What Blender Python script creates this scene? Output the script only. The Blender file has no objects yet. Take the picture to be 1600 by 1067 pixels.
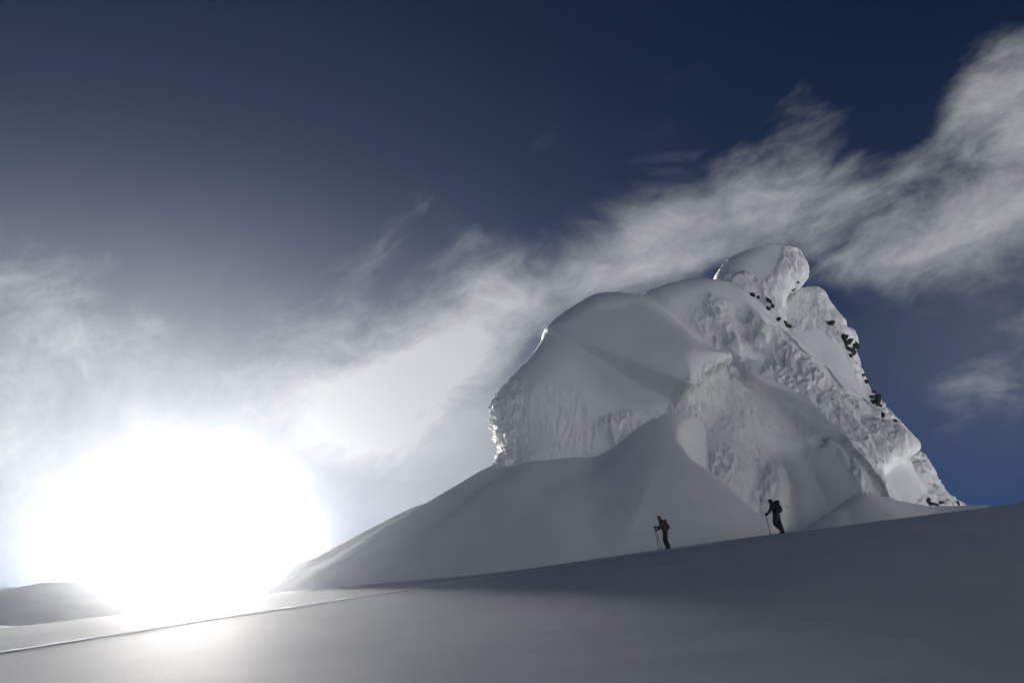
import bpy, bmesh, math, random
import numpy as np
from mathutils import Vector, Matrix
from mathutils.bvhtree import BVHTree

scene = bpy.context.scene
random.seed(7)
rng = np.random.default_rng(11)

# ------------------------------------------------------------------ camera
W0, H0 = 1600.0, 1067.0
LENS = 28.0
FPX = W0 * LENS / 36.0
PITCH = math.atan((1030 - H0 / 2) / FPX)
CP, SP = math.cos(PITCH), math.sin(PITCH)
cam_d = bpy.data.cameras.new("camera")
cam_d.lens = LENS
cam_d.sensor_width = 36.0
cam_d.clip_start = 0.05
cam_d.clip_end = 3000.0
cam = bpy.data.objects.new("camera", cam_d)
scene.collection.objects.link(cam)
cam.location = (0, 0, 0)
cam.rotation_euler = (math.radians(90) + PITCH, 0, 0)
scene.camera = cam

def ray(px, py):
    """direction of the sight line through a point of the photograph"""
    xc = (px - W0 / 2) / FPX
    yc = (H0 / 2 - py) / FPX
    return np.array([xc, CP - yc * SP, SP + yc * CP])

def at(px, py, Y):
    d = ray(px, py)
    return d * (Y / d[1])

def project(P):
    P = np.asarray(P)
    depth = P[..., 1] * CP + P[..., 2] * SP
    up = -P[..., 1] * SP + P[..., 2] * CP
    return W0 / 2 + FPX * P[..., 0] / depth, H0 / 2 - FPX * up / depth

# ------------------------------------------------------------------ world, sun, exposure
sd = ray(296, 902)
sd = sd / np.linalg.norm(sd)
SUN_EL = math.asin(sd[2])
SUN_AZ = math.atan2(sd[0], sd[1])

world = bpy.data.worlds.new("World")
scene.world = world
world.use_nodes = True
WN = world.node_tree
WN.nodes.clear()

class NT:
    """tiny expression helper for shader trees"""
    def __init__(self, tree): self.t = tree
    def node(self, kind, **kw):
        n = self.t.nodes.new(kind)
        for k, v in kw.items(): setattr(n, k, v)
        return n
    def put(self, sock, v):
        if isinstance(v, bpy.types.NodeSocket): self.t.links.new(v, sock)
        else: sock.default_value = v
    def m(self, op, a, b=None, c=None, clamp=False):
        n = self.node("ShaderNodeMath", operation=op, use_clamp=clamp)
        self.put(n.inputs[0], a)
        if b is not None: self.put(n.inputs[1], b)
        if c is not None: self.put(n.inputs[2], c)
        return n.outputs[0]
    def v(self, op, a, b=None, scale=None):
        n = self.node("ShaderNodeVectorMath", operation=op)
        self.put(n.inputs[0], a)
        if b is not None: self.put(n.inputs[1], b)
        if scale is not None: self.put(n.inputs[3], scale)
        return n.outputs["Value"] if op in ("DOT_PRODUCT", "LENGTH", "DISTANCE") else n.outputs[0]
    def noise(self, vec, scale, detail=6, rough=0.55, dist=0.0, lac=2.0):
        n = self.node("ShaderNodeTexNoise")
        self.put(n.inputs["Vector"], vec)
        n.inputs["Scale"].default_value = scale
        n.inputs["Detail"].default_value = detail
        n.inputs["Roughness"].default_value = rough
        n.inputs["Lacunarity"].default_value = lac
        n.inputs["Distortion"].default_value = dist
        return n
    def smooth(self, x, lo, hi, a=0.0, b=1.0):
        n = self.node("ShaderNodeMapRange", interpolation_type="SMOOTHSTEP")
        self.put(n.inputs[0], x)
        for i, q in enumerate((lo, hi, a, b)): self.put(n.inputs[1 + i], q)
        return n.outputs[0]
    def mix(self, f, a, b, blend="MIX"):
        n = self.node("ShaderNodeMix", data_type="RGBA", blend_type=blend)
        self.put(n.inputs[0], f); self.put(n.inputs[6], a); self.put(n.inputs[7], b)
        return n.outputs[2]

SKY_STRENGTH = 0.05
w = NT(WN)
tc = w.node("ShaderNodeTexCoord")
D = w.v("NORMALIZE", tc.outputs["Generated"])
sky = w.node("ShaderNodeTexSky", sky_type="NISHITA", sun_disc=False)
sky.sun_elevation = SUN_EL
sky.sun_rotation = SUN_AZ % (2 * math.pi)
sky.altitude = 5200.0
sky.air_density = 0.6
sky.dust_density = 0.25
sky.ozone_density = 2.0
cosS = w.v("DOT_PRODUCT", D, tuple(sd))
ang = w.m("ARCCOSINE", w.m("MINIMUM", cosS, 0.999999))           # angle to the sun, radians
# cloud layer: fibres drawn out along the wind, broken by turbulence
bandA, bandB = ray(480, 660), ray(1560, 240)
wind = Vector(bandB / np.linalg.norm(bandB)) - Vector(bandA / np.linalg.norm(bandA))
wind.normalize()
mid = Vector(ray(1000, 400)).normalized()
acr = mid.cross(wind).normalized()
wx = w.v("DOT_PRODUCT", D, tuple(wind)); wy = w.v("DOT_PRODUCT", D, tuple(acr)); wz = w.v("DOT_PRODUCT", D, tuple(mid))
cmb = w.node("ShaderNodeCombineXYZ")
w.put(cmb.inputs[0], w.m("MULTIPLY", wx, 0.48)); w.put(cmb.inputs[1], wy); w.put(cmb.inputs[2], wz)
base = cmb.outputs[0]
warp = w.noise(base, 3.2, 4, 0.55)
wv = w.v("SCALE", w.v("SUBTRACT", warp.outputs["Color"], (0.5, 0.5, 0.5)), scale=0.20)
p1 = w.v("ADD", base, wv)
n1 = w.noise(p1, 5.0, 14, 0.62)
n2 = w.noise(w.v("ADD", p1, (3.1, 1.7, 0.4)), 19.0, 12, 0.66, 0.25)
nz = w.m("ADD", w.m("MULTIPLY", n1.outputs["Fac"], 0.74), w.m("MULTIPLY", n2.outputs["Fac"], 0.26))
# where the cloud sheet is thick or thin: gaussian centres fixed in the sky
BLOBS = [(470,650,95,.38),(590,630,100,.36),(700,560,90,.38),(800,490,95,.42),(930,430,95,.46),(1060,370,95,.58),
         (1180,340,85,.40),(1270,230,90,.30),(1310,380,80,.42),(1410,350,85,.52),(1510,300,80,.54),(1600,220,90,.56),
         (1560,110,75,.36),(1480,625,60,.20),(1590,600,70,.18),(300,540,200,.10),(560,400,150,.18),(60,640,200,.12),(1480,450,120,.06),
         (650,740,120,.18),(1700,200,100,.50),(1810,150,110,.46),(1930,110,130,.42),(1720,560,120,.12),(-120,600,220,.12)]
cov = None
for bx_, by_, r_, wt in BLOBS:
    d = ray(bx_, by_); d = d / np.linalg.norm(d)
    k = 2.0 / (r_ / FPX) ** 2            # exp(-(angle/r)^2) ~ exp(k*(cos-1))
    g = w.m("MULTIPLY", w.m("EXPONENT", w.m("MULTIPLY", w.m("SUBTRACT", w.v("DOT_PRODUCT", D, tuple(d)), 1.0), k)), wt)
    cov = g if cov is None else w.m("ADD", cov, g)
cov = w.m("MINIMUM", cov, 0.60)
# the same broken sheet goes on round the rest of the sky, low down
sep = w.node("ShaderNodeSeparateXYZ"); w.put(sep.inputs[0], D)
low = w.m("MULTIPLY", w.smooth(sep.outputs[2], 0.55, 0.10), w.smooth(sep.outputs[1], 0.35, -0.1))
cov = w.m("ADD", cov, w.m("MULTIPLY", low, 0.30))
dens = w.smooth(w.m("ADD", nz, w.m("MULTIPLY", cov, 0.55)), 0.605, 0.99)
dens = w.m("MULTIPLY", dens, w.smooth(ang, math.radians(5), math.radians(17)))      # the sheet burns out towards the sun
# smooth veil of high cloud spread low on both sides of the sun
veil = None
for bx_, by_, r_, wt in [(650,720,180,.52),(760,650,160,.26),(110,720,240,.26),(400,590,190,.10),(-200,740,280,.28),(1500,570,190,.07),(1750,520,220,.08)]:
    d = ray(bx_, by_); d = d / np.linalg.norm(d)
    g = w.m("MULTIPLY", w.m("EXPONENT", w.m("MULTIPLY", w.m("SUBTRACT", w.v("DOT_PRODUCT", D, tuple(d)), 1.0), 2.0 / (r_ / FPX) ** 2)), wt)
    veil = g if veil is None else w.m("ADD", veil, g)
veil = w.m("MULTIPLY", veil, w.m("ADD", 0.25, w.m("MULTIPLY", n1.outputs["Fac"], 1.5)))
veil = w.m("MULTIPLY", veil, w.smooth(ang, math.radians(4), math.radians(15), 0.35, 1.0))
dens = w.m("MINIMUM", w.m("ADD", dens, veil), 1.0)
# cloud brightness: lit from behind near the sun, grey further away
fwd = w.m("EXPONENT", w.m("MULTIPLY", ang, -4.2))
cb = w.m("ADD", 0.16, w.m("MULTIPLY", fwd, 0.12))
ccol = w.node("ShaderNodeCombineColor")
w.put(ccol.inputs[0], w.m("MULTIPLY", cb, 0.975)); w.put(ccol.inputs[1], w.m("MULTIPLY", cb, 1.0)); w.put(ccol.inputs[2], w.m("MULTIPLY", cb, 1.02))
# aureole of thin ice cloud round the sun
a2 = w.m("MULTIPLY", ang, ang)
core = w.m("MULTIPLY", w.m("EXPONENT", w.m("MULTIPLY", a2, -1.0 / math.radians(4.5) ** 2)), 0.05)
halo = w.m("MULTIPLY", w.m("EXPONENT", w.m("MULTIPLY", ang, -1.0 / math.radians(9.0))), 0.05)
aur = w.m("ADD", core, halo)
aurc = w.node("ShaderNodeCombineColor")
w.put(aurc.inputs[0], w.m("MULTIPLY", aur, 0.93)); w.put(aurc.inputs[1], w.m("MULTIPLY", aur, 0.99)); w.put(aurc.inputs[2], w.m("MULTIPLY", aur, 1.08))
skyc = w.v("MULTIPLY", sky.outputs[0], (SKY_STRENGTH * 0.080, SKY_STRENGTH * 0.155, SKY_STRENGTH * 0.225))
mixc = w.mix(w.m("MULTIPLY", dens, 0.80), skyc, ccol.outputs[0])
tot = w.v("ADD", mixc, aurc.outputs[0])
bg = w.node("ShaderNodeBackground")
w.put(bg.inputs[0], tot)
bg.inputs[1].default_value = 1.0
wo = w.node("ShaderNodeOutputWorld")
WN.links.new(bg.outputs[0], wo.inputs[0])

sun_d = bpy.data.lights.new("sun", "SUN")
sun_d.energy = 5.0
sun_d.angle = math.radians(7.0)
sun_d.color = (1.0, 0.962, 0.91)
sun = bpy.data.objects.new("sun", sun_d)
scene.collection.objects.link(sun)
sun.rotation_euler = Vector(sd).to_track_quat("Z", "Y").to_euler()

vs = scene.view_settings
vs.view_transform = "Standard"; vs.look = "None"; vs.gamma = 1.0; vs.use_curve_mapping = False
vs.exposure = 1.85
scene.cycles.max_bounces = 8
scene.cycles.diffuse_bounces = 5
scene.cycles.use_denoising = True

# ------------------------------------------------------------------ helpers
def link(o, parent=None):
    scene.collection.objects.link(o)
    if parent is not None: o.parent = parent
    return o

def mesh_obj(name, verts, faces, mat, parent=None, smooth=True):
    me = bpy.data.meshes.new(name)
    verts = np.asarray(verts, dtype=np.float32)
    if isinstance(faces, np.ndarray):
        n, k = faces.shape
        me.vertices.add(len(verts)); me.vertices.foreach_set("co", verts.ravel())
        me.loops.add(n * k); me.loops.foreach_set("vertex_index", faces.astype(np.int32).ravel())
        me.polygons.add(n)
        me.polygons.foreach_set("loop_start", np.arange(0, n * k, k, dtype=np.int32))
        me.update(calc_edges=True); me.validate()
    else:
        me.from_pydata([tuple(map(float, v)) for v in verts], [], faces); me.update()
    if smooth: me.polygons.foreach_set("use_smooth", np.ones(len(me.polygons), dtype=bool))
    me.materials.append(mat)
    return link(bpy.data.objects.new(name, me), parent)

def tag(o, label=None, cat=None, group=None, kind=None):
    if label: o["label"] = label
    if cat: o["category"] = cat
    if group: o["group"] = group
    if kind: o["kind"] = kind
    return o

_perm = rng.permutation(256); _perm = np.concatenate([_perm, _perm, _perm])
_grad = rng.normal(size=(256, 3)); _grad /= np.linalg.norm(_grad, axis=1)[:, None]
def perlin(P):
    P = np.asarray(P, dtype=np.float64)
    I = np.floor(P).astype(np.int64); F = P - I; I &= 255
    U = F * F * F * (F * (F * 6 - 15) + 10)
    out = 0
    for dx in (0, 1):
        wx_ = U[:, 0] if dx else 1 - U[:, 0]
        for dy in (0, 1):
            wy_ = U[:, 1] if dy else 1 - U[:, 1]
            for dz in (0, 1):
                wz_ = U[:, 2] if dz else 1 - U[:, 2]
                h = _perm[_perm[_perm[(I[:, 0] + dx) & 255] + ((I[:, 1] + dy) & 255)] + ((I[:, 2] + dz) & 255)]
                g = _grad[h]
                out = out + wx_ * wy_ * wz_ * (g[:, 0] * (F[:, 0] - dx) + g[:, 1] * (F[:, 1] - dy) + g[:, 2] * (F[:, 2] - dz))
    return out * 1.6
def fbm(P, scale, octaves=4, gain=0.5, off=0.0):
    P = np.asarray(P) * np.asarray(scale) + off
    s, a = 0, 1.0
    for _ in range(octaves):
        s = s + a * perlin(P); P = P * 2.03 + 17.3; a *= gain
    return s
def sstep(x, a, b):
    t = np.clip((x - a) / (b - a), 0, 1); return t * t * (3 - 2 * t)
def poly_sdf(X, Z, poly):
    """signed distance to a polygon, positive inside"""
    poly = np.asarray(poly, float)
    d = np.full(X.shape, 1e18); inside = np.zeros(X.shape, bool)
    n = len(poly)
    for i in range(n):
        a, b = poly[i], poly[(i + 1) % n]
        e = b - a
        wx_, wz_ = X - a[0], Z - a[1]
        t = np.clip((wx_ * e[0] + wz_ * e[1]) / (e @ e + 1e-12), 0, 1)
        d = np.minimum(d, (wx_ - e[0] * t) ** 2 + (wz_ - e[1] * t) ** 2)
        c = (a[1] > Z) != (b[1] > Z)
        with np.errstate(divide="ignore", invalid="ignore"):
            xi = a[0] + (Z - a[1]) * e[0] / (e[1] if abs(e[1]) > 1e-12 else 1e-12)
        inside ^= c & (X < xi)
    d = np.sqrt(d)
    return np.where(inside, d, -d)
def catmull(pts, n=5):
    """closed smooth outline through the points"""
    P = np.asarray(pts, float); out = []
    N = len(P)
    for i in range(N):
        p0, p1_, p2, p3 = P[i - 1], P[i], P[(i + 1) % N], P[(i + 2) % N]
        for t in np.linspace(0, 1, n, endpoint=False):
            out.append(0.5 * ((2 * p1_) + (-p0 + p2) * t + (2 * p0 - 5 * p1_ + 4 * p2 - p3) * t * t + (-p0 + 3 * p1_ - 3 * p2 + p3) * t ** 3))
    return np.array(out)

# ------------------------------------------------------------------ materials
def snow_material(name, rime=False, fine=1.0, rough=0.5, spec=0.5, translucent=0.0, grain=0.0, c0=(0.80, 0.81, 0.825, 1), c1=(0.85, 0.855, 0.86, 1)):
    m = bpy.data.materials.new(name); m.use_nodes = True
    t = NT(m.node_tree); nt = m.node_tree
    b = nt.nodes["Principled BSDF"]; out = nt.nodes["Material Output"]
    geo = t.node("ShaderNodeNewGeometry"); pos = geo.outputs["Position"]
    big = t.noise(pos, 0.35, 4, 0.5)
    col = t.mix(t.smooth(big.outputs["Fac"], 0.3, 0.7), c0, c1)
    b.inputs["Roughness"].default_value = rough
    b.inputs["Specular IOR Level"].default_value = spec
    b.inputs["IOR"].default_value = 1.4
    g1 = t.noise(pos, 14.0, 6, 0.6)
    g2 = t.noise(pos, 1.3, 4, 0.5)
    h = t.m("ADD", t.m("MULTIPLY", g1.outputs["Fac"], 0.020 * fine), t.m("MULTIPLY", g2.outputs["Fac"], 0.05 * fine))
    if grain:
        mw = t.node("ShaderNodeMapping"); t.put(mw.inputs[0], pos); mw.inputs["Scale"].default_value = (0.35, 1.6, 1.0); mw.inputs["Rotation"].default_value = (0, 0, 0.35)
        rp = t.noise(mw.outputs[0], 1.4, 5, 0.6, 0.8)
        h = t.m("ADD", h, t.m("MULTIPLY", rp.outputs["Fac"], 0.022))
        g3 = t.noise(pos, 38.0, 3, 0.6)
        h = t.m("ADD", h, t.m("MULTIPLY", g3.outputs["Fac"], grain))
    if rime:
        at_ = t.node("ShaderNodeAttribute", attribute_name="rime"); rm = at_.outputs["Fac"]
        # feathery vertical rime
        mp = t.node("ShaderNodeMapping"); t.put(mp.inputs[0], pos); mp.inputs["Scale"].default_value = (1, 1, 0.34)
        f1 = t.noise(mp.outputs[0], 2.6, 8, 0.62, 0.6)
        f2 = t.noise(mp.outputs[0], 7.5, 6, 0.65, 0.4)
        hr = t.m("ADD", t.m("MULTIPLY", f1.outputs["Fac"], 0.32), t.m("MULTIPLY", f2.outputs["Fac"], 0.16))
        h = t.m("ADD", h, t.m("MULTIPLY", hr, rm))
        col = t.mix(rm, col, (0.94, 0.94, 0.935, 1))
        # pockets where rock and old ice show between the feathers
        mp2 = t.node("ShaderNodeMapping"); t.put(mp2.inputs[0], pos); mp2.inputs["Scale"].default_value = (1.5, 1.5, 0.6)
        s1 = t.noise(mp2.outputs[0], 1.9, 5, 0.62, 0.5)
        s2 = t.noise(pos, 0.22, 3, 0.5)
        sp = t.m("MULTIPLY", t.smooth(s1.outputs["Fac"], 0.63, 0.69), t.smooth(s2.outputs["Fac"], 0.42, 0.60))
        sp = t.m("MULTIPLY", sp, t.smooth(rm, 0.55, 0.95))
        col = t.mix(t.m("MULTIPLY", sp, 0.75), col, (0.10, 0.105, 0.11, 1))
        # faint blue-green old ice
        s3 = t.noise(pos, 0.30, 3, 0.5)
        ice = t.m("MULTIPLY", t.smooth(s3.outputs["Fac"], 0.58, 0.74), rm)
        col = t.mix(t.m("MULTIPLY", ice, 0.45), col, (0.62, 0.74, 0.74, 1))
    t.put(b.inputs["Base Color"], col)
    bp = t.node("ShaderNodeBump"); bp.inputs["Strength"].default_value = 0.8; bp.inputs["Distance"].default_value = 1.0
    t.put(bp.inputs["Height"], h)
    nt.links.new(bp.outputs[0], b.inputs["Normal"])
    if translucent > 0:
        tr = t.node("ShaderNodeBsdfTranslucent"); tr.inputs[0].default_value = (0.95, 0.96, 0.98, 1)
        mx = t.node("ShaderNodeMixShader"); mx.inputs[0].default_value = translucent
        nt.links.new(b.outputs[0], mx.inputs[1]); nt.links.new(tr.outputs[0], mx.inputs[2])
        nt.links.new(mx.outputs[0], out.inputs[0])
    return m

def plain(name, col, rough=0.7, noise_scale=30, amt=0.25, bump=0.0):
    m = bpy.data.materials.new(name); m.use_nodes = True
    t = NT(m.node_tree); b = m.node_tree.nodes["Principled BSDF"]
    tc_ = t.node("ShaderNodeTexCoord")
    n = t.noise(tc_.outputs["Object"], noise_scale, 5, 0.6)
    c2 = tuple(x * (1 - amt) for x in col) + (1,); c1 = tuple(min(1, x * (1 + amt)) for x in col) + (1,)
    t.put(b.inputs["Base Color"], t.mix(n.outputs["Fac"], c2, c1))
    b.inputs["Roughness"].default_value = rough
    if bump:
        bp = t.node("ShaderNodeBump"); bp.inputs["Strength"].default_value = bump; bp.inputs["Distance"].default_value = 0.02
        t.put(bp.inputs["Height"], n.outputs["Fac"]); m.node_tree.links.new(bp.outputs[0], b.inputs["Normal"])
    return m

M_ground = snow_material("snow_wind_packed", fine=0.25, rough=0.82, spec=1.0, grain=0.02, c0=(0.42, 0.47, 0.54, 1), c1=(0.47, 0.515, 0.58, 1))  # wind-packed snow; base colour darkened and blued to hold the foreground shade
M_fresh = snow_material("snow_fresh", fine=0.5, rough=0.8, spec=0.2, c0=(0.84, 0.85, 0.86, 1), c1=(0.88, 0.885, 0.89, 1))
M_slope = snow_material("snow_soft", fine=0.3, rough=0.6, spec=0.5)
M_rime = snow_material("snow_and_rime", rime=True, fine=0.35, rough=0.7, spec=0.3)
M_track = snow_material("snow_loose", fine=0.6, rough=0.6, translucent=0.7)
M_rock = plain("dark_rock", (0.014, 0.013, 0.013), 0.85, 6, 0.5, 0.6)

# ------------------------------------------------------------------ ground: foreground slope, brow and the hollow behind it
CREST = [(-400,1052,72),(0,992,70),(135,972,68),(300,947,65),(510,915,58),(650,903,51),(800,892,45),(900,877,42.5),(1040,857.5,40.8),(1200,835,40.2),
         (1265,828.5,40.2),(1400,811,40.2),(1540,794,40.2),(1600,785,40.2),(1900,745,40.2)]
_c = np.array([at(px, py, Y) for px, py, Y in CREST])
_s = np.linspace(-60, 75, 271)
def _smooth1(y, n=9):
    k = np.hanning(n + 2)[1:-1]; k /= k.sum()
    return np.convolve(np.pad(y, n // 2, mode="edge"), k, mode="valid")
_cy = _smooth1(np.interp(_s, _c[:, 0], _c[:, 1]), 15)
_cz = np.interp(_s, _c[:, 0], _c[:, 2])
lo = _s < _c[0, 0]; _cz[lo] = _c[0, 2] + 0.10 * (_s[lo] - _c[0, 0])
hi = _s > _c[-1, 0]; _cz[hi] = _c[-1, 2] + 0.05 * (_s[hi] - _c[-1, 0])
_cz = _smooth1(_cz)
CAM_H = 1.35
def ground_z(x, y):
    x = np.asarray(x, float); y = np.asarray(y, float)
    yc = np.interp(x, _s, _cy); zc = np.interp(x, _s, _cz)
    zc = np.where(x < -60, zc + 0.05 * (x + 60), zc)
    z0 = -CAM_H + 0.06 * x - 0.11 * 4 * np.logaddexp(0, (x + 0.5) / 4) + 0.11 * 4 * np.logaddexp(0, 0.125)
    s = y / yc
    front = z0 + (zc - z0) * (s - 0.06 * s * (1 - s))
    front = np.where(y < 0, z0 + (zc - z0) * (0.94 * s), front)
    # behind the photographer the ground falls gently towards the added bounce wall
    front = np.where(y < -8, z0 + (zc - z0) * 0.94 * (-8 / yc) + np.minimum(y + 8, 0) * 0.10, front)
    slope = (zc - z0) / yc * 1.06
    t = y - yc
    # brow rounds over within a few metres, then drops into the hollow
    tt = np.clip(t, 0, None)
    roll = slope * tt - 0.16 * tt * tt
    q = 3.2
    roll = np.where(tt > q, slope * q - 0.16 * q * q + (slope - 0.32 * q) * 0.55 * (tt - q), roll)
    back = np.maximum(zc + roll, zc - 4.5 - 0.10 * np.clip(t - 10, 0, None))
    g = np.where(t > 0, back, front)
    return g
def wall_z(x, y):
    """unseen snow wall behind and right of the photographer, added to bounce sunlight"""
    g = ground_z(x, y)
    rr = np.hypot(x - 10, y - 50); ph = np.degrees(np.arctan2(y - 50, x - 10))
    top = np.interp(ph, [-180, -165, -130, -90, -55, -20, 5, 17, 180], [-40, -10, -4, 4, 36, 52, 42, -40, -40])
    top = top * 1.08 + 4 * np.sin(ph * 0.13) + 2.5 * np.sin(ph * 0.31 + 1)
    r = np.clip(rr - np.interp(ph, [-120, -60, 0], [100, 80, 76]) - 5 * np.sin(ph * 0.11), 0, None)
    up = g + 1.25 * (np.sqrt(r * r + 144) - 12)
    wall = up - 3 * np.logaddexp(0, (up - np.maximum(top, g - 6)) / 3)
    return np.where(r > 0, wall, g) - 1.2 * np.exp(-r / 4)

def axis(parts):
    out = []
    for a, b, st in parts: out.append(np.arange(a, b, st))
    return np.concatenate(out + [[parts[-1][1]]])
gx = axis([(-200,-80,6),(-80,-36,1.5),(-36,60,0.4),(60,100,1.5),(100,200,6)])
gy = axis([(-110,-10,4),(-10,0,1.0),(0,30,0.4),(30,50,0.2),(50,78,0.5),(78,100,2)])
GX, GY = np.meshgrid(gx, gy)
_ground_base = ground_z
def undulation(x, y):
    P = np.stack([np.ravel(x).astype(float), np.ravel(y).astype(float), np.zeros(np.size(x))], 1)
    und = fbm(P, (0.07, 0.07, 1), 3, 0.4) * 0.015 + fbm(P, (0.5, 0.8, 1), 3, 0.5, 40) * 0.003
    und = und * (1 - 0.75 * np.exp(-((P[:, 1] - 41.5) / 3.5) ** 2))
    return und.reshape(np.shape(x))
def ground_z(x, y):
    x, y = np.broadcast_arrays(np.asarray(x, float), np.asarray(y, float))
    return _ground_base(x, y) + undulation(x, y)
GZ = ground_z(GX, GY)
def grid_faces(ny, nx):
    i = np.arange(ny * nx).reshape(ny, nx)
    return np.stack([i[:-1, :-1], i[:-1, 1:], i[1:, 1:], i[1:, :-1]], -1).reshape(-1, 4)
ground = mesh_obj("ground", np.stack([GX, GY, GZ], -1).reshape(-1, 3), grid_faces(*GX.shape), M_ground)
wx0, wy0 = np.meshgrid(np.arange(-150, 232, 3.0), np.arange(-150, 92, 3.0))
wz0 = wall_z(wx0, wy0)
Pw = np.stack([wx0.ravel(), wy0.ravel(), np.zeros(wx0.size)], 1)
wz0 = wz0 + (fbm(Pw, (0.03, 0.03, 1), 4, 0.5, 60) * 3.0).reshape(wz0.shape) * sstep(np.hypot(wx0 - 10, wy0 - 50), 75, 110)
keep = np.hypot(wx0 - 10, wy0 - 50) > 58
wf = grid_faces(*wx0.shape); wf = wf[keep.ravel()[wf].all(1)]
mountain = mesh_obj("mountain", np.stack([wx0, wy0, wz0], -1).reshape(-1, 3), wf, M_fresh)  # added out of view to bounce sunlight onto the shaded formation
tag(mountain, "unseen snow wall behind the viewpoint, added to bounce sunlight", kind="structure")
tag(ground, "smooth shaded snow slope rising to the brow in the foreground", kind="structure")

def ground_hit(px, py):
    d = ray(px, py); lo_, hi_ = 2.0, None
    ys = np.linspace(4, 72, 1400); zz = ground_z(d[0] / d[1] * ys, ys); below = zz > d[2] / d[1] * ys
    i = int(np.argmax(below)) if below.any() else int(np.argmin(d[2] / d[1] * ys - zz))
    return np.array([d[0] / d[1] * ys[i], ys[i], zz[i]])

# ------------------------------------------------------------------ drifted snow built from ridge lines
def ridge_height(X, Y, pts, sl, sr, rnd):
    """height field falling away from a crest polyline; sl / sr = slopes on its two sides"""
    best = np.full(X.shape, -1e9)
    for (a, b) in zip(pts[:-1], pts[1:]):
        e = b[:2] - a[:2]; L2 = e @ e
        t = np.clip(((X - a[0]) * e[0] + (Y - a[1]) * e[1]) / L2, 0, 1)
        dx, dy = X - a[0] - e[0] * t, Y - a[1] - e[1] * t
        dist = np.sqrt(dx * dx + dy * dy)
        side = e[0] * dy - e[1] * dx
        k = sstep(side / math.sqrt(L2), -1.0, 1.0)
        sl_ = sr + (sl - sr) * k
        z = a[2] + (b[2] - a[2]) * t - sl_ * (np.sqrt(dist * dist + rnd * rnd) - rnd)
        best = np.maximum(best, z)
    return best
def smax(a, b, k):
    h = np.clip(0.5 + 0.5 * (a - b) / k, 0, 1)
    return b + (a - b) * h + k * h * (1 - h)
def ridge(pts): return np.array([at(*p) for p in pts])

def drift(name, x0, x1, y0, y1, st, fields, k, mat, amp=0.12, post=None):
    X, Y = np.meshgrid(np.arange(x0, x1, st), np.arange(y0, y1, st))
    H = None
    for f in fields:
        h = f(X, Y); H = h if H is None else smax(H, h, k)
    if post: H = post(X, Y, H)
    P = np.stack([X.ravel(), Y.ravel(), np.zeros(X.size)], 1)
    H = H + (fbm(P, (0.16, 0.22, 1), 3, 0.5, 9) * amp + fbm(P, (0.8, 0.8, 1), 3, 0.5, 5) * amp * 0.12).reshape(H.shape)
    V = np.stack([X, Y, H], -1).reshape(-1, 3)
    o = mesh_obj(name, V, grid_faces(*X.shape), mat)
    return o

left_ridge = ridge([(250,985,92),(380,925,88),(450,892,84),(500,871,80),(560,850,77),(610,828,75),(640,806,74),(672,786,73),(700,776,72),(735,762,71),(775,745,70)])
apron = ridge([(775,745,70),(790,722,64.2),(850,707,63.0),(900,703,62.6),(940,707,62.3),(972,718,62)])
fin_a = ridge([(965,735,61.8),(985,697,61.4),(1010,669,61),(1030,653,60.6),(1050,646,60.3),(1075,650,60.1),(1092,661,60.0)])
fin_b = ridge([(1070,649,60.2),(1096,665,59.6),(1082,684,58.6),(1064,705,57.3),(1060,732,55.8),(1080,758,53.6),(1130,785,51.6),(1165,810,49.8),(1200,842,48.0),(1235,880,46)])
_fb = np.vstack([[fin_b[-1][0] + 2.5, 44.0, 0], fin_b[::-1], [fin_b[0][0] + 1.5, 63.0, 0], [fin_b[0][0] + 4.0, 70.0, 0]])
def cut_right(X, Y, H):
    e = X - np.interp(Y, _fb[:, 1], _fb[:, 0])
    return H - np.where(e > 0, 3.6 * (np.sqrt(e * e + 0.16) - 0.4), 0)
slope_o = drift("snow_slope", -34, 24, 45, 96, 0.2,
    [lambda X, Y: ridge_height(X, Y, left_ridge, 0.62, 0.60, 1.2),
     lambda X, Y: ridge_height(X, Y, apron, 0.9, 0.66, 1.0),
     lambda X, Y: ridge_height(X, Y, fin_a, 1.9, 0.97, 1.6),
     lambda X, Y: ridge_height(X, Y, fin_b, 0.85, 0.85, 0.4)], 1.2, M_slope, post=cut_right)
tag(slope_o, "smooth snow slope sweeping down from the foot of the ice formation", kind="structure")
drift_r = ridge([(1235,850,46.5),(1265,829,47),(1310,795,48.2),(1345,771,49),(1375,776,49.4),(1400,783,49.6),(1450,791,49.6),(1540,790,49),(1640,795,48)])
drift_o = drift("snow_drift", 11, 44, 42.5, 60, 0.2, [lambda X, Y: ridge_height(X, Y, drift_r, 0.7, 0.75, 0.6)], 0.5, M_slope, 0.05)
tag(drift_o, "dark peaked snow drift in front of the right foot of the ice formation", kind="structure")
hill_r = ridge([(px, py, 86) for px, py in [(-400,985),(-200,958),(-90,945),(0,925),(40,917),(90,912),(130,911),(165,918),(230,932),(320,942),(420,955),(520,975)]])
hill_o = drift("hill", -100, -12, 70, 103, 0.7, [lambda X, Y: ridge_height(X, Y, hill_r, 0.4, 0.36, 4)], 1, M_slope, 0.35)
tag(hill_o, "low rounded snow hill beyond the brow at the lower left", kind="structure")

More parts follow.
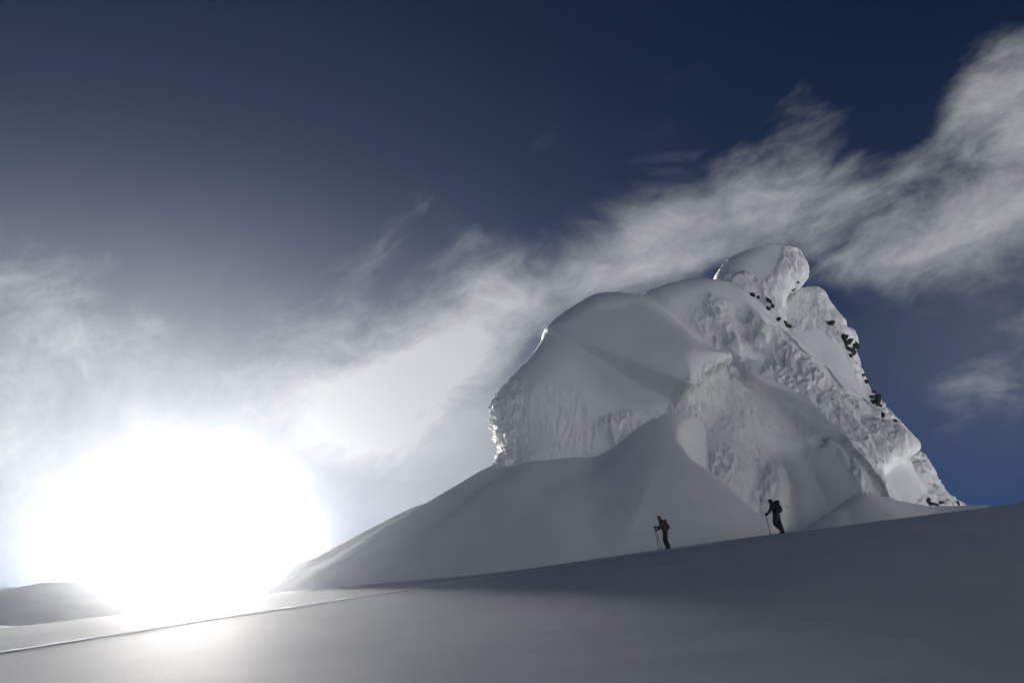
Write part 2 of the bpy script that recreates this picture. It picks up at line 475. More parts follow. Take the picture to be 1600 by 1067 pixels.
# ------------------------------------------------------------------ the ice formation: lobes of rime and snow grown into one another
VOX = 0.125
BX0, BX1, BY0, BY1, BZ0, BZ1 = -6.0, 44.0, 52.0, 90.0, 2.0, 38.0
ax = np.arange(BX0, BX1, VOX); ay = np.arange(BY0, BY1, VOX); az = np.arange(BZ0, BZ1, VOX)
XZ_X, XZ_Z = np.meshgrid(ax, az, indexing="ij")
def lobe(F, pts, Yf, T, R, tx=0.0, tz=0.0, k=0.6, bow=0.0, smooth=True, pro=None, cut=None):
    """a rounded slab: outline at its own distance, front near Yf, half depth T, edge radius R, leaning by tx / tz.
    the outline is read where the slab first has its full extent, behind the rounded front edge"""
    pp = catmull(pts, 4) if smooth else pts
    if pro is not None or cut is not None:
        cpx, cpy = np.mean(pp, axis=0); y_ = 62.0
        for _ in range(4):
            c_ = at(cpx, cpy, y_); i_, k_ = int((c_[0] - BX0) / VOX), int((c_[2] - BZ0) / VOX)
            col_ = F[i_, :, k_] < 0
            if col_.any(): y_ = ay[np.argmax(col_)]
        if pro is not None: Yf = y_ - pro
        else: Yf = y_ + cut - 2 * T
    Y0 = Yf + T
    mp = (T - R * 0.75) / T
    if cut is not None: mp = -mp
    Yp = [Y0 - mp * T] * len(pp)
    for _ in range(6):
        q = np.array([[at(px, py, y_)[i] for i in (0, 2)] for (px, py), y_ in zip(pp, Yp)])
        c = q.mean(0)
        Yp = [Y0 - mp * T + tx * (x - c[0]) + tz * (z - c[1]) for x, z in q]
    d = poly_sdf(XZ_X, XZ_Z, q)
    yc = Y0 + tx * (XZ_X - c[0]) + tz * (XZ_Z - c[1]) + bow * (XZ_X - c[0]) ** 2
    ix = np.where((d > -3).any(1))[0]; iz = np.where((d > -3).any(0))[0]
    i0, i1, k0, k1 = ix[0], ix[-1] + 1, iz[0], iz[-1] + 1
    dd = d[i0:i1, k0:k1][:, None, :].astype(np.float32); yy = yc[i0:i1, k0:k1][:, None, :].astype(np.float32)
    Yg = ay[None, :, None].astype(np.float32)
    a = R - dd
    b = np.abs(Yg - yy) - (T - R)
    f = np.sqrt(np.maximum(a, 0) ** 2 + np.maximum(b, 0) ** 2) + np.minimum(np.maximum(a, b), 0) - R
    G = F[i0:i1, :, k0:k1]
    if cut is not None:
        h = np.clip(0.5 - 0.5 * (G + f) / k, 0, 1)
        G[...] = G + (-f - G) * h + k * h * (1 - h)
        return
    h = np.clip(0.5 + 0.5 * (G - f) / k, 0, 1)
    G[...] = G + (f - G) * h - k * h * (1 - h)

def surface_nets(F, origin, st):
    nx, ny, nz = F.shape
    S = F < 0
    c = [F[dx:nx - 1 + dx, dy:ny - 1 + dy, dz:nz - 1 + dz] for dx in (0, 1) for dy in (0, 1) for dz in (0, 1)]
    cnt = sum((q < 0).astype(np.int8) for q in c)
    cell = (cnt > 0) & (cnt < 8)
    idx = np.argwhere(cell)
    corners = np.array([(dx, dy, dz) for dx in (0, 1) for dy in (0, 1) for dz in (0, 1)], float)
    val = np.stack([q[cell] for q in c], 1)
    acc = np.zeros((len(idx), 3)); num = np.zeros(len(idx))
    for i in range(8):
        for j in range(i + 1, 8):
            if abs(corners[i] - corners[j]).sum() != 1: continue
            a, b = val[:, i], val[:, j]
            m = (a < 0) != (b < 0)
            t = np.where(m, a / np.where(m, a - b, 1), 0)
            acc += np.where(m[:, None], corners[i] + t[:, None] * (corners[j] - corners[i]), 0); num += m
    V = (idx + acc / num[:, None]) * st + np.array(origin)
    vid = np.full(cell.shape, -1, np.int64); vid[cell] = np.arange(len(idx))
    faces = []
    for axn in range(3):
        o = [0, 1, 2]; o.remove(axn); u, v = o
        sl0 = [slice(None)] * 3; sl1 = [slice(None)] * 3
        sl0[axn] = slice(0, -1); sl1[axn] = slice(1, None)
        ch = S[tuple(sl0)] != S[tuple(sl1)]
        e = np.argwhere(ch)
        e = e[(e[:, u] > 0) & (e[:, v] > 0) & (e[:, u] < F.shape[u] - 1) & (e[:, v] < F.shape[v] - 1)]
        q = []
        for du, dv in ((1, 1), (0, 1), (0, 0), (1, 0)):
            k = e.copy(); k[:, u] -= du; k[:, v] -= dv; q.append(vid[k[:, 0], k[:, 1], k[:, 2]])
        q = np.stack(q, 1)
        neg = S[e[:, 0], e[:, 1], e[:, 2]]
        flip = neg if axn != 1 else ~neg
        q[~flip] = q[~flip][:, ::-1]
        faces.append(q)
    Fq = np.concatenate(faces); Fq = Fq[(Fq >= 0).all(1)]
    return V, Fq

def vertex_normals(V, Fq):
    n = np.cross(V[Fq[:, 2]] - V[Fq[:, 0]], V[Fq[:, 3]] - V[Fq[:, 1]])
    N = np.zeros_like(V)
    for i in range(4): np.add.at(N, Fq[:, i], n)
    return N / (np.linalg.norm(N, axis=1)[:, None] + 1e-9)
def relax(V, Fq, it=1, lam=0.5):
    for _ in range(it):
        S_ = np.zeros_like(V); C_ = np.zeros(len(V))
        for i in range(4):
            for j in (1, 3):
                np.add.at(S_, Fq[:, i], V[Fq[:, (i + j) % 4]]); np.add.at(C_, Fq[:, i], 1)
        V = V + lam * (S_ / np.maximum(C_, 1)[:, None] - V)
    return V

# smooth wind-packed areas (everything else right of the left face is rime)
SMOOTH = [
    [(835,530),(850,508),(880,480),(945,450),(1010,455),(1060,430),(1110,430),(1150,445),(1190,475),(1228,515),(1215,512),(1180,492),(1150,475),(1110,462),(1085,475),(1075,505),(1105,535),(1142,555),(1100,572),(1060,605),(1045,645),(990,640),(900,600),(840,580)],
    [(1122,430),(1150,398),(1190,376),(1225,372),(1225,395),(1210,430),(1190,440),(1165,425)],
    [(1180,690),(1215,675),(1262,690),(1290,680),(1325,735),(1345,770),(1335,800),(1290,830),(1225,830),(1240,760),(1215,740)],
    [(1232,520),(1275,510),(1320,540),(1340,590),(1375,640),(1360,645),(1320,610),(1270,562)],
    [(1165,575),(1200,592),(1245,612),(1280,645),(1310,670),(1345,700),(1340,712),(1300,690),(1270,650),(1225,622),(1180,602)],
    [(1370,730),(1400,715),(1440,735),(1460,765),(1430,790),(1390,770)],
    [(1160,545),(1185,535),(1205,560),(1190,580),(1165,575)],
]
def rime_mask(px, py):
    m = np.ones(px.shape)
    for poly in SMOOTH:
        m = np.minimum(m, 1 - sstep(poly_sdf(px, py, poly), -7, 7))
    # the shaded left face is only lightly textured
    left = sstep(px - (py - 560) * -0.45, 1085, 1040)
    rough_left = sstep(py, 560, 640) * sstep(px, 1000, 900) * 0.26 + 0.08
    m = m * (1 - left) + np.minimum(m, rough_left) * left
    m = np.maximum(m, 0.9 * sstep(px, 815, 785) * sstep(py, 600, 630))
    icicle = poly_sdf(px, py, [(940,650),(975,640),(1010,650),(1000,680),(975,706),(955,690)])
    return np.maximum(m, sstep(icicle, -6, 6))

def build_lobes(specs, base_k=0.6):
    F = np.full((len(ax), len(ay), len(az)), 3.0, np.float32)
    for s in specs: lobe(F, *s[0], **s[1])
    V, Fq = surface_nets(F, (BX0, BY0, BZ0), VOX)
    return V, Fq

def finish(name, V, Fq, parent, amp=1.0, ledges=None):
    V = relax(V, Fq, 2, 0.5)
    N = vertex_normals(V, Fq)
    px, py = project(V)
    rm = rime_mask(px, py)
    # lumps, then feathery columns drawn downwards
    big = fbm(V, (0.33, 0.33, 0.22), 3, 0.5, 3.3)
    ridged = 1 - np.abs(fbm(V, (1.15, 1.15, 0.32), 3, 0.55, 8.1))
    fine_ = 1 - np.abs(fbm(V, (2.6, 2.6, 0.62), 2, 0.5, 21.0))
    patch = 0.75 + 0.5 * sstep(fbm(V, (0.28, 0.28, 0.2), 3, 0.55, 71.0), -0.45, 0.45)
    disp = big * (0.06 + 0.28 * rm) + rm * patch * ((ridged - 0.75) * 0.30 + (fine_ - 0.7) * 0.21 + (1 - np.abs(fbm(V, (4.6, 4.6, 1.0), 1, 0.5, 51.0)) - 0.75) * 0.10)
    crumble = sstep(px, 835, 790) * sstep(py, 560, 630)
    disp = disp + crumble * (np.abs(fbm(V, (1.1, 1.1, 0.8), 3, 0.6, 31.0)) - 0.35) * 0.55
    V = V + N * (disp * amp)[:, None]
    if ledges:
        for line, out_, in_, w1, w2 in ledges:
            best = np.full(len(px), 1e9); sgn = np.zeros(len(px)); end = np.zeros(len(px))
            L_ = np.array(line, float); nseg = len(L_) - 1
            for i in range(nseg):
                a_, e_ = L_[i], L_[i + 1] - L_[i]
                t_ = ((px - a_[0]) * e_[0] + (py - a_[1]) * e_[1]) / (e_ @ e_); tc_ = np.clip(t_, 0, 1)
                dx_, dy_ = px - a_[0] - e_[0] * tc_, py - a_[1] - e_[1] * tc_
                d_ = np.hypot(dx_, dy_); m_ = d_ < best
                best = np.where(m_, d_, best); sgn = np.where(m_, e_[0] * dy_ - e_[1] * dx_, sgn); end = np.where(m_, (i + tc_) / nseg, end)
            fade = sstep(end, 0, 0.18) * (1 - sstep(end, 0.86, 1.0)) * (N[:, 1] < 0.2) * (V[:, 1] < 68)
            push = np.where(sgn < 0, -out_ * np.exp(-best / w1), in_ * np.exp(-best / w2)) * fade
            V[:, 1] += push
    o = mesh_obj(name, V, Fq, M_rime, parent)
    at_ = o.data.attributes.new("rime", "FLOAT", "POINT")
    at_.data.foreach_set("value", rm.astype(np.float32))
    return o

form = link(bpy.data.objects.new("ice_formation", None))
base_pt = at(1130, 830, 66)
form.location = (0, 0, 0)
tag(form, "towering rime ice and snow formation with an overhanging knob on top", "ice formation")

K = dict
MAIN = [
    # left face and body behind the dome
    (([(766,632),(770,655),(778,682),(786,704),(771,726),(768,765),(790,830),(1000,850),(1140,850),(1160,650),(1140,560),(1105,545),(1060,506),(1022,474),(985,463),(945,461),(915,468),(880,488),(850,514),(846,528),(831,550),(800,586),(778,612)], 61.5, 6.0, 4.0), K(tz=0.22, tx=-0.12, k=0.5)),
    # dome that rolls over the left face
    (([(868,512),(886,487),(915,466),(945,458),(985,460),(1020,470),(1060,503),(1108,543),(1145,556),(1112,580),(1082,603),(1055,596),(1000,578),(950,557),(900,535)], 60.2, 5.0, 2.4), K(tz=0.85, tx=-0.13, k=0.15)),
    # second shoulder behind it
    (([(1018,453),(1060,439),(1100,435),(1140,445),(1180,470),(1217,503),(1260,545),(1320,602),(1385,652),(1420,720),(1440,850),(1000,850),(985,600),(1000,470)], 62.5, 7.5, 3.0), K(tz=0.36, tx=0.05, k=0.5)),
    # right flank
    (([(1200,520),(1217,495),(1232,470),(1262,452),(1296,474),(1318,502),(1332,545),(1340,566),(1352,588),(1376,632),(1402,658),(1428,686),(1433,702),(1452,728),(1468,757),(1488,777),(1506,792),(1510,850),(1150,850),(1150,560)], 67.5, 6.5, 3.0), K(tz=0.30, tx=0.08, k=0.6)),
    # big rime face in the middle
    (([(1140,562),(1166,588),(1196,612),(1212,660),(1190,715),(1200,790),(1200,870),(1060,870),(1038,760),(1042,660),(1085,602)], 59.6, 5.0, 2.2), K(tz=0.30, tx=-0.12, k=0.5)),
    # smooth gully worn into the face
    (([(1192,690),(1215,672),(1262,690),(1292,690),(1330,745),(1347,778),(1330,805),(1290,850),(1222,850),(1240,765)], 0, 4.0, 2.6), K(tz=0.36, k=1.2, cut=1.6)),
    (([(1168,556),(1185,543),(1207,556),(1210,576),(1190,584)], 0, 2.0, 0.9), K(tz=0.36, k=0.5, cut=0.8)),
    # ledge sweeping down to the right
    (([(1142,556),(1190,566),(1240,580),(1290,610),(1340,650),(1372,700),(1378,748),(1346,727),(1312,684),(1290,668),(1270,644),(1235,619),(1192,602),(1166,586)], 0, 3.0, 0.7), K(tz=0.6, k=0.22, pro=2.0)),
    # ribs under the shoulder
    (([(1104,478),(1130,470),(1150,500),(1160,545),(1146,552),(1128,522)], 0, 2.5, 0.7), K(tz=0.5, tx=0.1, k=0.5, pro=0.5)),
    (([(1162,482),(1190,490),(1202,520),(1188,546),(1172,532)], 0, 2.5, 0.7), K(tz=0.5, tx=-0.1, k=0.5, pro=0.55)),
    (([(1206,512),(1236,537),(1264,572),(1252,592),(1226,572),(1210,548)], 0, 2.5, 0.8), K(tz=0.5, k=0.5, pro=0.6)),
    (([(1082,508),(1110,512),(1142,535),(1158,554),(1135,553),(1105,536)], 0, 2.0, 0.6), K(tz=0.4, k=0.3, pro=0.5)),
    (([(1270,585),(1300,600),(1330,640),(1345,668),(1315,660),(1285,622)], 0, 2.5, 0.8), K(tz=0.5, k=0.5, pro=0.6)),
    (([(1230,545),(1262,556),(1290,590),(1275,600),(1245,575)], 0, 2.5, 0.7), K(tz=0.5, k=0.5, pro=0.4)),
    # spoon-shaped fin
    (([(1250,652),(1270,645),(1287,660),(1290,680),(1279,700),(1267,714),(1262,692),(1255,672)], 0, 2.0, 0.5), K(tz=0.25, tx=-0.2, k=0.25, pro=0.9)),
    # lower right lobes
    (([(1296,692),(1322,686),(1350,704),(1378,745),(1404,785),(1420,855),(1350,855),(1330,768),(1306,722)], 0, 4.0, 1.0), K(tz=0.45, tx=0.1, k=0.3, pro=1.3)),
    (([(1318,708),(1340,712),(1362,748),(1380,790),(1352,790),(1335,755)], 0, 2.0, 0.7), K(tz=0.5, k=0.4, pro=0.5)),
    (([(1344,662),(1364,650),(1400,660),(1431,690),(1433,703),(1402,722),(1376,740),(1352,705)], 0, 4.0, 1.2), K(tz=0.45, tx=0.15, k=0.3, pro=1.2)),
    (([(1390,735),(1420,716),(1452,730),(1474,764),(1503,792),(1505,855),(1400,855),(1385,780)], 0, 4.5, 1.8), K(tz=0.40, tx=0.15, k=0.4, pro=1.1)),
    # columns of the middle face
    (([(1105,672),(1130,650),(1156,660),(1166,700),(1168,760),(1150,810),(1118,800),(1104,730)], 0, 3.0, 1.0), K(tz=0.35, k=0.5, pro=0.6)),
    (([(1060,620),(1090,600),(1115,620),(1110,660),(1085,680),(1062,660)], 0, 3.0, 1.0), K(tz=0.35, k=0.6, pro=0.5)),
    (([(1130,590),(1160,595),(1185,625),(1180,660),(1150,645)], 0, 3.0, 1.0), K(tz=0.4, k=0.6, pro=0.5)),
    (([(1192,748),(1214,722),(1232,745),(1222,790),(1200,815)], 0, 3.0, 0.9), K(tz=0.35, k=0.4, pro=0.7)),
    (([(1066,715),(1090,700),(1104,740),(1110,790),(1090,790),(1070,750)], 0, 3.0, 0.9), K(tz=0.35, k=0.5, pro=0.6)),
    # hanging fringe between the left face and the mound
    (([(935,660),(975,640),(1020,640),(1010,670),(990,690),(976,709),(960,695)], 0, 2.0, 0.6), K(tz=0.3, k=0.4, pro=0.25)),
]
V, Fq = build_lobes(MAIN)
mass = finish("snow_mass", V, Fq, form, ledges=[
    ([(838,512),(868,523),(900,535),(950,556),(1000,577),(1040,592),(1085,606)], 0.55, 0.35, 26, 16),
    ([(1150,570),(1166,588),(1196,604),(1236,621),(1270,646),(1290,676),(1300,700)], 0.5, 0.5, 14, 18),
    ([(1292,676),(1316,684),(1348,722),(1372,750),(1400,790)], 0.4, 0.35, 10, 14),
    ([(1195,492),(1225,511),(1256,547),(1288,569),(1318,606),(1350,622),(1388,656)], 0.0, 0.24, 10, 16)])
KNOB = [
    (([(1117,433),(1133,406),(1150,395),(1186,371),(1216,358),(1238,371),(1253,397),(1264,424),(1254,442),(1238,450),(1228,472),(1232,530),(1205,535),(1150,500),(1105,470)], 68.0, 3.6, 2.3), K(tz=0.38, tx=-0.05, k=0.5)),
]
V, Fq = build_lobes(KNOB)
knob = finish("snow_cap", V, Fq, form, 0.7)
knob["label"] = "overhanging snow knob on the summit with a rime fringe"
TOWER = [
    (([(1220,462),(1240,449),(1265,449),(1284,454),(1302,477),(1318,498),(1321,512),(1304,524),(1250,535),(1222,520)], 70.5, 3.6, 2.2), K(tz=0.3, tx=0.1, k=0.5)),
    (([(1300,490),(1319,500),(1320,512),(1302,515)], 70.0, 2.0, 1.0), K(k=0.4)),
    (([(1316,516),(1330,512),(1341,524),(1342,538),(1330,545),(1318,535)], 72.5, 1.4, 1.1), K(k=0.3)),
]
V, Fq = build_lobes(TOWER)
tower = finish("snow_block", V, Fq, form, 0.6)

# ------------------------------------------------------------------ dark rocks showing through the snow
bvhs = []
for o in (mass, knob, tower, drift_o, slope_o):
    me = o.data
    vv = np.empty(len(me.vertices) * 3, np.float32); me.vertices.foreach_get("co", vv)
    bvhs.append(BVHTree.FromPolygons([tuple(q) for q in vv.reshape(-1, 3)], [tuple(p.vertices) for p in me.polygons]))
def hit(px, py):
    d = Vector(ray(px, py)).normalized(); best = None
    for b in bvhs:
        loc, nor, i, dist = b.ray_cast(Vector((0, 0, 0)), d, 200)
        if loc is not None and (best is None or dist < best[1]): best = (loc, dist, nor)
    return best
def rock_mesh(seed):
    """angular block: hull of a few scattered corners with a chipped edge"""
    r = random.Random(seed); bm = bmesh.new()
    for _ in range(15):
        v = Vector((r.gauss(0, 1), r.gauss(0, 1), r.gauss(0, 1))).normalized() * r.uniform(0.75, 1.2)
        bm.verts.new(v)
    res = bmesh.ops.convex_hull(bm, input=bm.verts[:])
    bmesh.ops.delete(bm, geom=[g for g in res["geom_interior"] if isinstance(g, bmesh.types.BMVert)], context="VERTS")
    bmesh.ops.bevel(bm, geom=bm.edges[:], offset=0.05, segments=1, affect="EDGES")
    me = bpy.data.meshes.new("rock"); bm.to_mesh(me); bm.free(); me.materials.append(M_rock)
    return me
ROCKS = [rock_mesh(s) for s in range(6)]
ROCK_SPOTS = [(1299,505,10,6),(1292,503,3,3),(1319,527,8,8),(1325,535,11,6),(1334,541,13,6),(1341,538,7,7),(1331,550,11,10),(1324,544,7,6),(1328,556,6,5),(1322,536,5,8),
              (1348,586,5,4),(1356,597,6,7),(1364,613,8,5),(1369,619,10,5),(1371,626,6,13),(1362,620,7,4),(1363,628,6,6),(1373,634,7,5),
              (1379,648,5,7),(1398,657,6,4),
              (1450,781,5,7),(1453,787,9,5),(1461,789,13,5),(1471,786,6,4),(1496,787,5,5),(1231,510,9,8),(1227,506,4,8),(1216,499,7,5),(1199,483,7,6),(1202,472,4,12),(1207,479,5,6),(1184,465,4,5),(1176,461,7,4),(1240,452,5,3),(1246,441,4,4)]
for i, (px, py, wpx, hpx) in enumerate(ROCK_SPOTS):
    hh = hit(px, py) or hit(px - 4, py) or hit(px - 8, py + 3) or hit(px - 14, py + 4)
    if not hh: continue
    o = link(bpy.data.objects.new("rock", ROCKS[i % 6]), form)
    sc_ = hh[1] / FPX
    o.location = hh[0]
    o.scale = (wpx * sc_ * 0.8, max(wpx, hpx) * sc_ * 0.55, hpx * sc_ * 0.78)
    o.rotation_euler = (random.uniform(-.4, .4), random.uniform(-.6, .6), random.uniform(-.5, .5))

# ------------------------------------------------------------------ ski track along the brow
def build_track(pix, name, label, hgt, wid, seed):
    pts = []
    A = np.array([ground_hit(*p) for p in pix])
    t = np.linspace(0, len(A) - 1, 420)
    C = np.stack([np.interp(t, np.arange(len(A)), A[:, i]) for i in range(3)], 1)
    C[:, 1] = _smooth1(C[:, 1], 41); C[:, 2] = ground_z(C[:, 0], C[:, 1])
    prof = [(-1.0, -0.25), (-0.55, 0.12), (-0.30, 0.75), (0.0, 1.0), (0.30, 0.8), (0.55, 0.1), (1.0, -0.25)]
    n = len(prof)
    jit = fbm(np.stack([C[:, 0] * 1.0, C[:, 1], C[:, 0] * 0 + seed], 1), 1.6, 3, 0.6)
    V = []; us = np.array([u for u, _ in prof])
    ZG = ground_z(C[:, :1] + 0 * us[None], C[:, 1:2] + us[None] * wid)
    for i, c in enumerate(C):
        s = 1 + 0.5 * jit[i]
        for j, (u, h) in enumerate(prof):
            V.append((c[0], c[1] + u * wid, ZG[i, j] + h * hgt * s + 0.004))
    o = mesh_obj(name, V, grid_faces(len(C), n), M_track)
    return tag(o, label, kind="structure")
TRK = [(px, 1019 - 0.1548 * px) for px in range(-40, 760, 40)] + [(800,896),(850,888.5),(900,881),(950,873),(1000,865.5),(1040,859.5),(1080,853.5),(1120,848)]
build_track(TRK, "ski_track", "thin bright ski track running along the snow brow behind the skiers", 0.018, 0.04, 3.0)

# ------------------------------------------------------------------ people
def cloth(name, col, rough=0.8): return plain(name, col, rough, 12, 0.3, 0.3)
C_black = cloth("black_cloth", (0.005, 0.005, 0.006))
C_red = cloth("dark_red_shell", (0.034, 0.004, 0.010), 0.6)
C_navy = cloth("dark_gaiter", (0.010, 0.015, 0.020))
C_skin = plain("skin", (0.35, 0.20, 0.14), 0.6)
C_pack = cloth("pack_fabric", (0.004, 0.004, 0.005))
M_pole = plain("pole_metal", (0.06, 0.06, 0.065), 0.4)

def skin_mesh(name, verts, edges, radii, mat, parent, root=0, sub=2):
    me = bpy.data.meshes.new(name); me.from_pydata([tuple(v) for v in verts], edges, []); me.update()
    o = link(bpy.data.objects.new(name, me), parent)
    o.modifiers.new("skin", "SKIN"); 
    for i, r in enumerate(radii):
        sv = me.skin_vertices[0].data[i]; r = r if isinstance(r, tuple) else (r, r); sv.radius = r; sv.use_root = (i == root)
    s = o.modifiers.new("sub", "SUBSURF"); s.levels = sub; s.render_levels = sub
    dg = bpy.context.evaluated_depsgraph_get()
    ev = o.evaluated_get(dg); nm = bpy.data.meshes.new_from_object(ev)
    o.modifiers.clear(); o.data = nm; nm.materials.clear(); nm.materials.append(mat)
    nm.polygons.foreach_set("use_smooth", np.ones(len(nm.polygons), dtype=bool))
    return o

def paint(o, rules):
    """clothes as material regions of the one body mesh"""
    me = o.data; me.materials.clear()
    for m, _ in rules: me.materials.append(m)
    for p in me.polygons:
        c = p.center
        for i, (_, f) in enumerate(rules):
            if f(c): p.material_index = i; break

def person(pose, label, jacket, foot):
    """pose: joints as (forward, side, up) in metres; forward points along the track to the left"""
    root = link(bpy.data.objects.new("person", None))
    names = list(pose["joints"]); J = pose["joints"]; ix = {n: i for i, n in enumerate(names)}
    verts = [(-J[n][0], -J[n][1], J[n][2]) for n in names]
    bulk = dict(hip=1.22, knee=1.25, ankle=1.2, shoulder=1.15, elbow=1.2, chest=1.08, waist=1.12, pelvis=1.12, skull=1.08)
    def fat(n):
        k = bulk.get(n.split("_")[0], 1.0); r = J[n][3]
        return tuple(q * k for q in r) if isinstance(r, tuple) else r * k
    radii = [fat(n) for n in names]
    edges = [(ix[a], ix[b]) for a, b in pose["bones"]]
    # fingers: five short chains rooted in each palm, closed round the pole grip
    for side in ("l", "r"):
        h = Vector(verts[ix["hand_" + side]]); wv_ = Vector(verts[ix["wrist_" + side]]); fd = (h - wv_).normalized()
        up = Vector((0, 0, 1)); lat = fd.cross(up).normalized(); upv = lat.cross(fd)
        for k in range(5):
            if k == 4:
                p0 = h - fd * 0.03 + upv * 0.035; p1_ = p0 + fd * 0.035 + upv * 0.02; p2 = p1_ + lat * 0.03
            else:
                o_ = upv * (0.03 - 0.022 * k); L = (0.035, 0.042, 0.038, 0.03)[k]
                p0 = h + fd * 0.02 + o_; p1_ = p0 + fd * L; p2 = p1_ + lat * 0.028 - fd * 0.012
            i0 = len(verts); verts += [p0, p1_, p2]; radii += [0.013, 0.012, 0.010]
            edges += [(ix["hand_" + side], i0), (i0, i0 + 1), (i0 + 1, i0 + 2)]
    body = skin_mesh("body", verts, edges, radii, C_black, root, ix["pelvis"])
    paint(body, pose["paint"])
    root.location = foot
    tag(root, label, "person", "ski tourers on the snow brow")
    return root

def lathe(name, prof, mat, parent, seg=10):
    V, Fc = [], []
    for r, z in prof:
        for k in range(seg):
            a = 2 * math.pi * k / seg; V.append((r * math.cos(a), r * math.sin(a), z))
    for i in range(len(prof) - 1):
        for k in range(seg):
            Fc.append((i * seg + k, i * seg + (k + 1) % seg, (i + 1) * seg + (k + 1) % seg, (i + 1) * seg + k))
    Fc.append(tuple(range(seg))[::-1]); Fc.append(tuple((len(prof) - 1) * seg + k for k in range(seg)))
    return mesh_obj(name, V, Fc, mat, parent)

def ski_pole(top, tip, label):
    top, tip = Vector(top), Vector(tip); L = (top - tip).length
    root = link(bpy.data.objects.new("ski_pole", None)); root.location = tip
    root.rotation_euler = (top - tip).to_track_quat("Z", "Y").to_euler()
    lathe("shaft", [(0.004, 0.0), (0.012, 0.05), (0.013, L * 0.55), (0.015, L * 0.56), (0.015, L - 0.08)], M_pole, root)
    lathe("grip", [(0.018, L - 0.10), (0.022, L - 0.06), (0.020, L), (0.026, L + 0.03), (0.016, L + 0.05)], C_black, root)
    lathe("basket", [(0.012, 0.09), (0.05, 0.10), (0.052, 0.11), (0.012, 0.12)], C_black, root, 12)
    return tag(root, label, "ski pole", "ski poles of the two tourers")

def backpack(loc, lean, size, label):
    """rounded sack with lid, side straps and shoulder straps"""
    root = link(bpy.data.objects.new("backpack", None)); root.location = loc; root.rotation_euler = (0, lean, 0)
    dx, dy, dz = size
    def rbox(name, c, s, bev, mat, taper=1.0):
        bm = bmesh.new(); bmesh.ops.create_cube(bm, size=1.0)
        for v in bm.verts:
            f = taper if v.co.z > 0 else 1.0
            v.co = Vector((c[0] + v.co.x * s[0] * f, c[1] + v.co.y * s[1] * f, c[2] + v.co.z * s[2]))
        bmesh.ops.bevel(bm, geom=bm.edges[:], offset=bev, segments=3, affect="EDGES", profile=0.5)
        me = bpy.data.meshes.new(name); bm.to_mesh(me); bm.free(); me.materials.append(mat)
        me.polygons.foreach_set("use_smooth", np.ones(len(me.polygons), dtype=bool))
        return link(bpy.data.objects.new(name, me), root)
    rbox("sack", (0, 0, dz * 0.46), (dx, dy, dz * 0.92), dx * 0.36, C_pack, 0.92)
    rbox("lid", (-dx * 0.04, 0, dz * 0.95), (dx * 0.95, dy * 0.92, dz * 0.20), dz * 0.08, C_pack)
    rbox("pocket", (dx * 0.5, 0, dz * 0.34), (dx * 0.35, dy * 0.7, dz * 0.45), dx * 0.14, C_pack)
    for s in (-1, 1):
        rbox("strap", (-dx * 0.52, s * dy * 0.3, dz * 0.62), (0.03, 0.05, dz * 0.62), 0.012, C_black)
        rbox("strap", (dx * 0.1, s * dy * 0.49, dz * 0.45), (dx * 0.9, 0.02, 0.03), 0.008, C_black)
    return tag(root, label, "backpack", "backpacks of the two tourers")

BONES = [("pelvis","waist"),("waist","chest"),("chest","neck"),("neck","jaw"),("jaw","skull"),("skull","crown"),("jaw","nose"),
         ("chest","shoulder_l"),("shoulder_l","elbow_l"),("elbow_l","wrist_l"),("wrist_l","hand_l"),
         ("chest","shoulder_r"),("shoulder_r","elbow_r"),("elbow_r","wrist_r"),("wrist_r","hand_r"),
         ("pelvis","hip_l"),("hip_l","knee_l"),("knee_l","ankle_l"),("ankle_l","heel_l"),("heel_l","toe_l"),
         ("pelvis","hip_r"),("hip_r","knee_r"),("knee_r","ankle_r"),("ankle_r","heel_r"),("heel_r","toe_r")]
f1 = ground_hit(1045, 857.6)
f2 = ground_hit(1222.5, 833.5)
Ja = dict(pelvis=(.12,0,.86,(.15,.13)), waist=(.16,0,1.02,(.15,.12)), chest=(.23,0,1.24,(.17,.13)), neck=(.33,0,1.40,.075), jaw=(.39,0,1.48,.085), skull=(.38,0,1.57,.115), crown=(.36,0,1.65,.075), nose=(.47,0,1.51,.035),
    shoulder_l=(.27,.17,1.34,.085), elbow_l=(.38,.24,1.06,.062), wrist_l=(.58,.22,1.03,.045), hand_l=(.66,.21,1.04,.042),
    shoulder_r=(.27,-.17,1.34,.085), elbow_r=(.33,-.24,1.05,.062), wrist_r=(.44,-.24,.98,.045), hand_r=(.51,-.23,.97,.042),
    hip_l=(.13,.10,.80,.105), knee_l=(.13,.11,.44,.075), ankle_l=(-.01,.11,.11,.062), heel_l=(-.05,.11,.05,.05), toe_l=(.13,.11,.03,.045),
    hip_r=(.11,-.10,.80,.105), knee_r=(.17,-.11,.42,.075), ankle_r=(.05,-.11,.11,.062), heel_r=(.01,-.11,.05,.05), toe_r=(.19,-.11,.03,.045))
Pa = [(C_navy, lambda c: c.z < 0.36), (C_black, lambda c: c.z < 0.93), (C_black, lambda c: c.x < -0.5), (C_skin, lambda c: c.x < -0.44 and 1.46 < c.z < 1.60),
      (C_red, lambda c: True)]
person(dict(joints=Ja, bones=BONES, paint=Pa), "bent skier in a dark red hooded jacket leaning on a pole", C_red, f1)
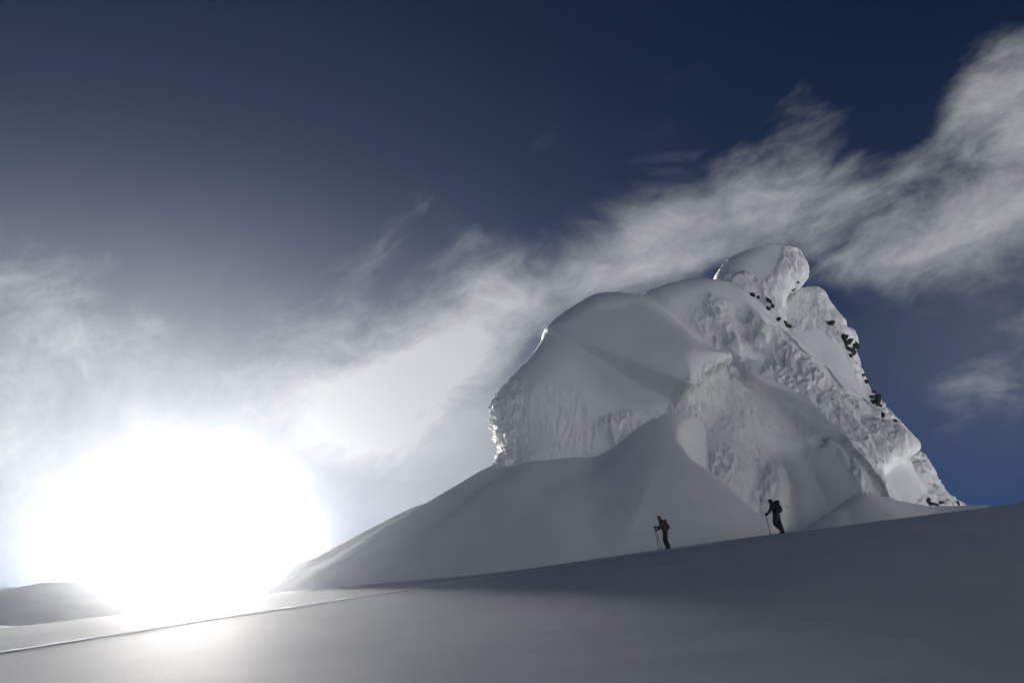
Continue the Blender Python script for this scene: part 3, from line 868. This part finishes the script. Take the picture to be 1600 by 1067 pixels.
Jb = dict(pelvis=(.19,0,.93,(.16,.14)), waist=(.21,0,1.08,(.16,.13)), chest=(.26,0,1.33,(.18,.14)), neck=(.36,0,1.50,.08), jaw=(.42,0,1.56,.085), skull=(.42,0,1.64,.11), crown=(.41,0,1.71,.075), nose=(.50,0,1.59,.035),
    shoulder_l=(.30,.19,1.44,.085), elbow_l=(.50,.25,1.17,.064), wrist_l=(.69,.24,.95,.048), hand_l=(.77,.23,.91,.044),
    shoulder_r=(.30,-.19,1.44,.085), elbow_r=(.40,-.26,1.16,.064), wrist_r=(.54,-.26,.99,.048), hand_r=(.61,-.25,.96,.044),
    hip_l=(.26,.10,.87,.12), knee_l=(.36,.11,.47,.088), ankle_l=(.08,.11,.17,.066), heel_l=(.03,.11,.08,.052), toe_l=(.19,.11,.05,.047),
    hip_r=(.12,-.10,.87,.12), knee_r=(.03,-.11,.48,.088), ankle_r=(-.08,-.11,.13,.066), heel_r=(-.12,-.11,.05,.052), toe_r=(.06,-.11,.03,.047))
Pb = [(C_black, lambda c: c.z < 0.98), (C_skin, lambda c: c.x < -0.475 and 1.54 < c.z < 1.66), (C_black, lambda c: True)]
person(dict(joints=Jb, bones=BONES, paint=Pb), "skier dressed all in black with one knee bent, uphill of the red jacket", C_black, f2)
def on_ground(x, y): return (x, y, float(ground_z(x, y)) - 0.02)
def wp(f, fw, sd_, up): return (f[0] - fw, f[1] - sd_, f[2] + up)
ski_pole(wp(f1, .69, .21, 1.05), on_ground(f1[0] - .53, f1[1] - .23), "thin ski pole held out in front by the skier in the red jacket")
ski_pole(wp(f1, .54, -.23, .98), on_ground(f1[0] - .30, f1[1] + .26), "second ski pole behind the legs of the skier in the red jacket")
ski_pole(wp(f2, .80, .23, .92), on_ground(f2[0] - .66, f2[1] - .25), "ski pole planted ahead of the skier dressed in black")
ski_pole(wp(f2, .64, -.25, .97), on_ground(f2[0] - .50, f2[1] + .28), "far ski pole of the skier dressed in black")
backpack(wp(f1, .03, 0, .90), -0.22, (.27, .30, .52), "black backpack on the skier in the red jacket")
backpack(wp(f2, .04, 0, 1.00), -0.10, (.26, .32, .60), "black backpack on the skier dressed in black")

# ------------------------------------------------------------------ thin ice haze in the air
hm = bpy.data.materials.new("ice_haze"); hm.use_nodes = True
hm.node_tree.nodes.clear()
pv = hm.node_tree.nodes.new("ShaderNodeVolumePrincipled"); ho = hm.node_tree.nodes.new("ShaderNodeOutputMaterial")
pv.inputs["Color"].default_value = (0.92, 0.965, 1.0, 1); pv.inputs["Density"].default_value = 0.00017; pv.inputs["Anisotropy"].default_value = 0.92
hm.node_tree.links.new(pv.outputs[0], ho.inputs["Volume"])
bb = [(-206, -156, -75), (238, 106, 66)]
hv = [(bb[i][0], bb[j][1], bb[k][2]) for i in (0, 1) for j in (0, 1) for k in (0, 1)]
hz = mesh_obj("haze", hv, [(0, 1, 3, 2), (4, 6, 7, 5), (0, 4, 5, 1), (2, 3, 7, 6), (0, 2, 6, 4), (1, 5, 7, 3)], hm, smooth=False)
tag(hz, "thin bright ice haze hanging in the air", kind="stuff")
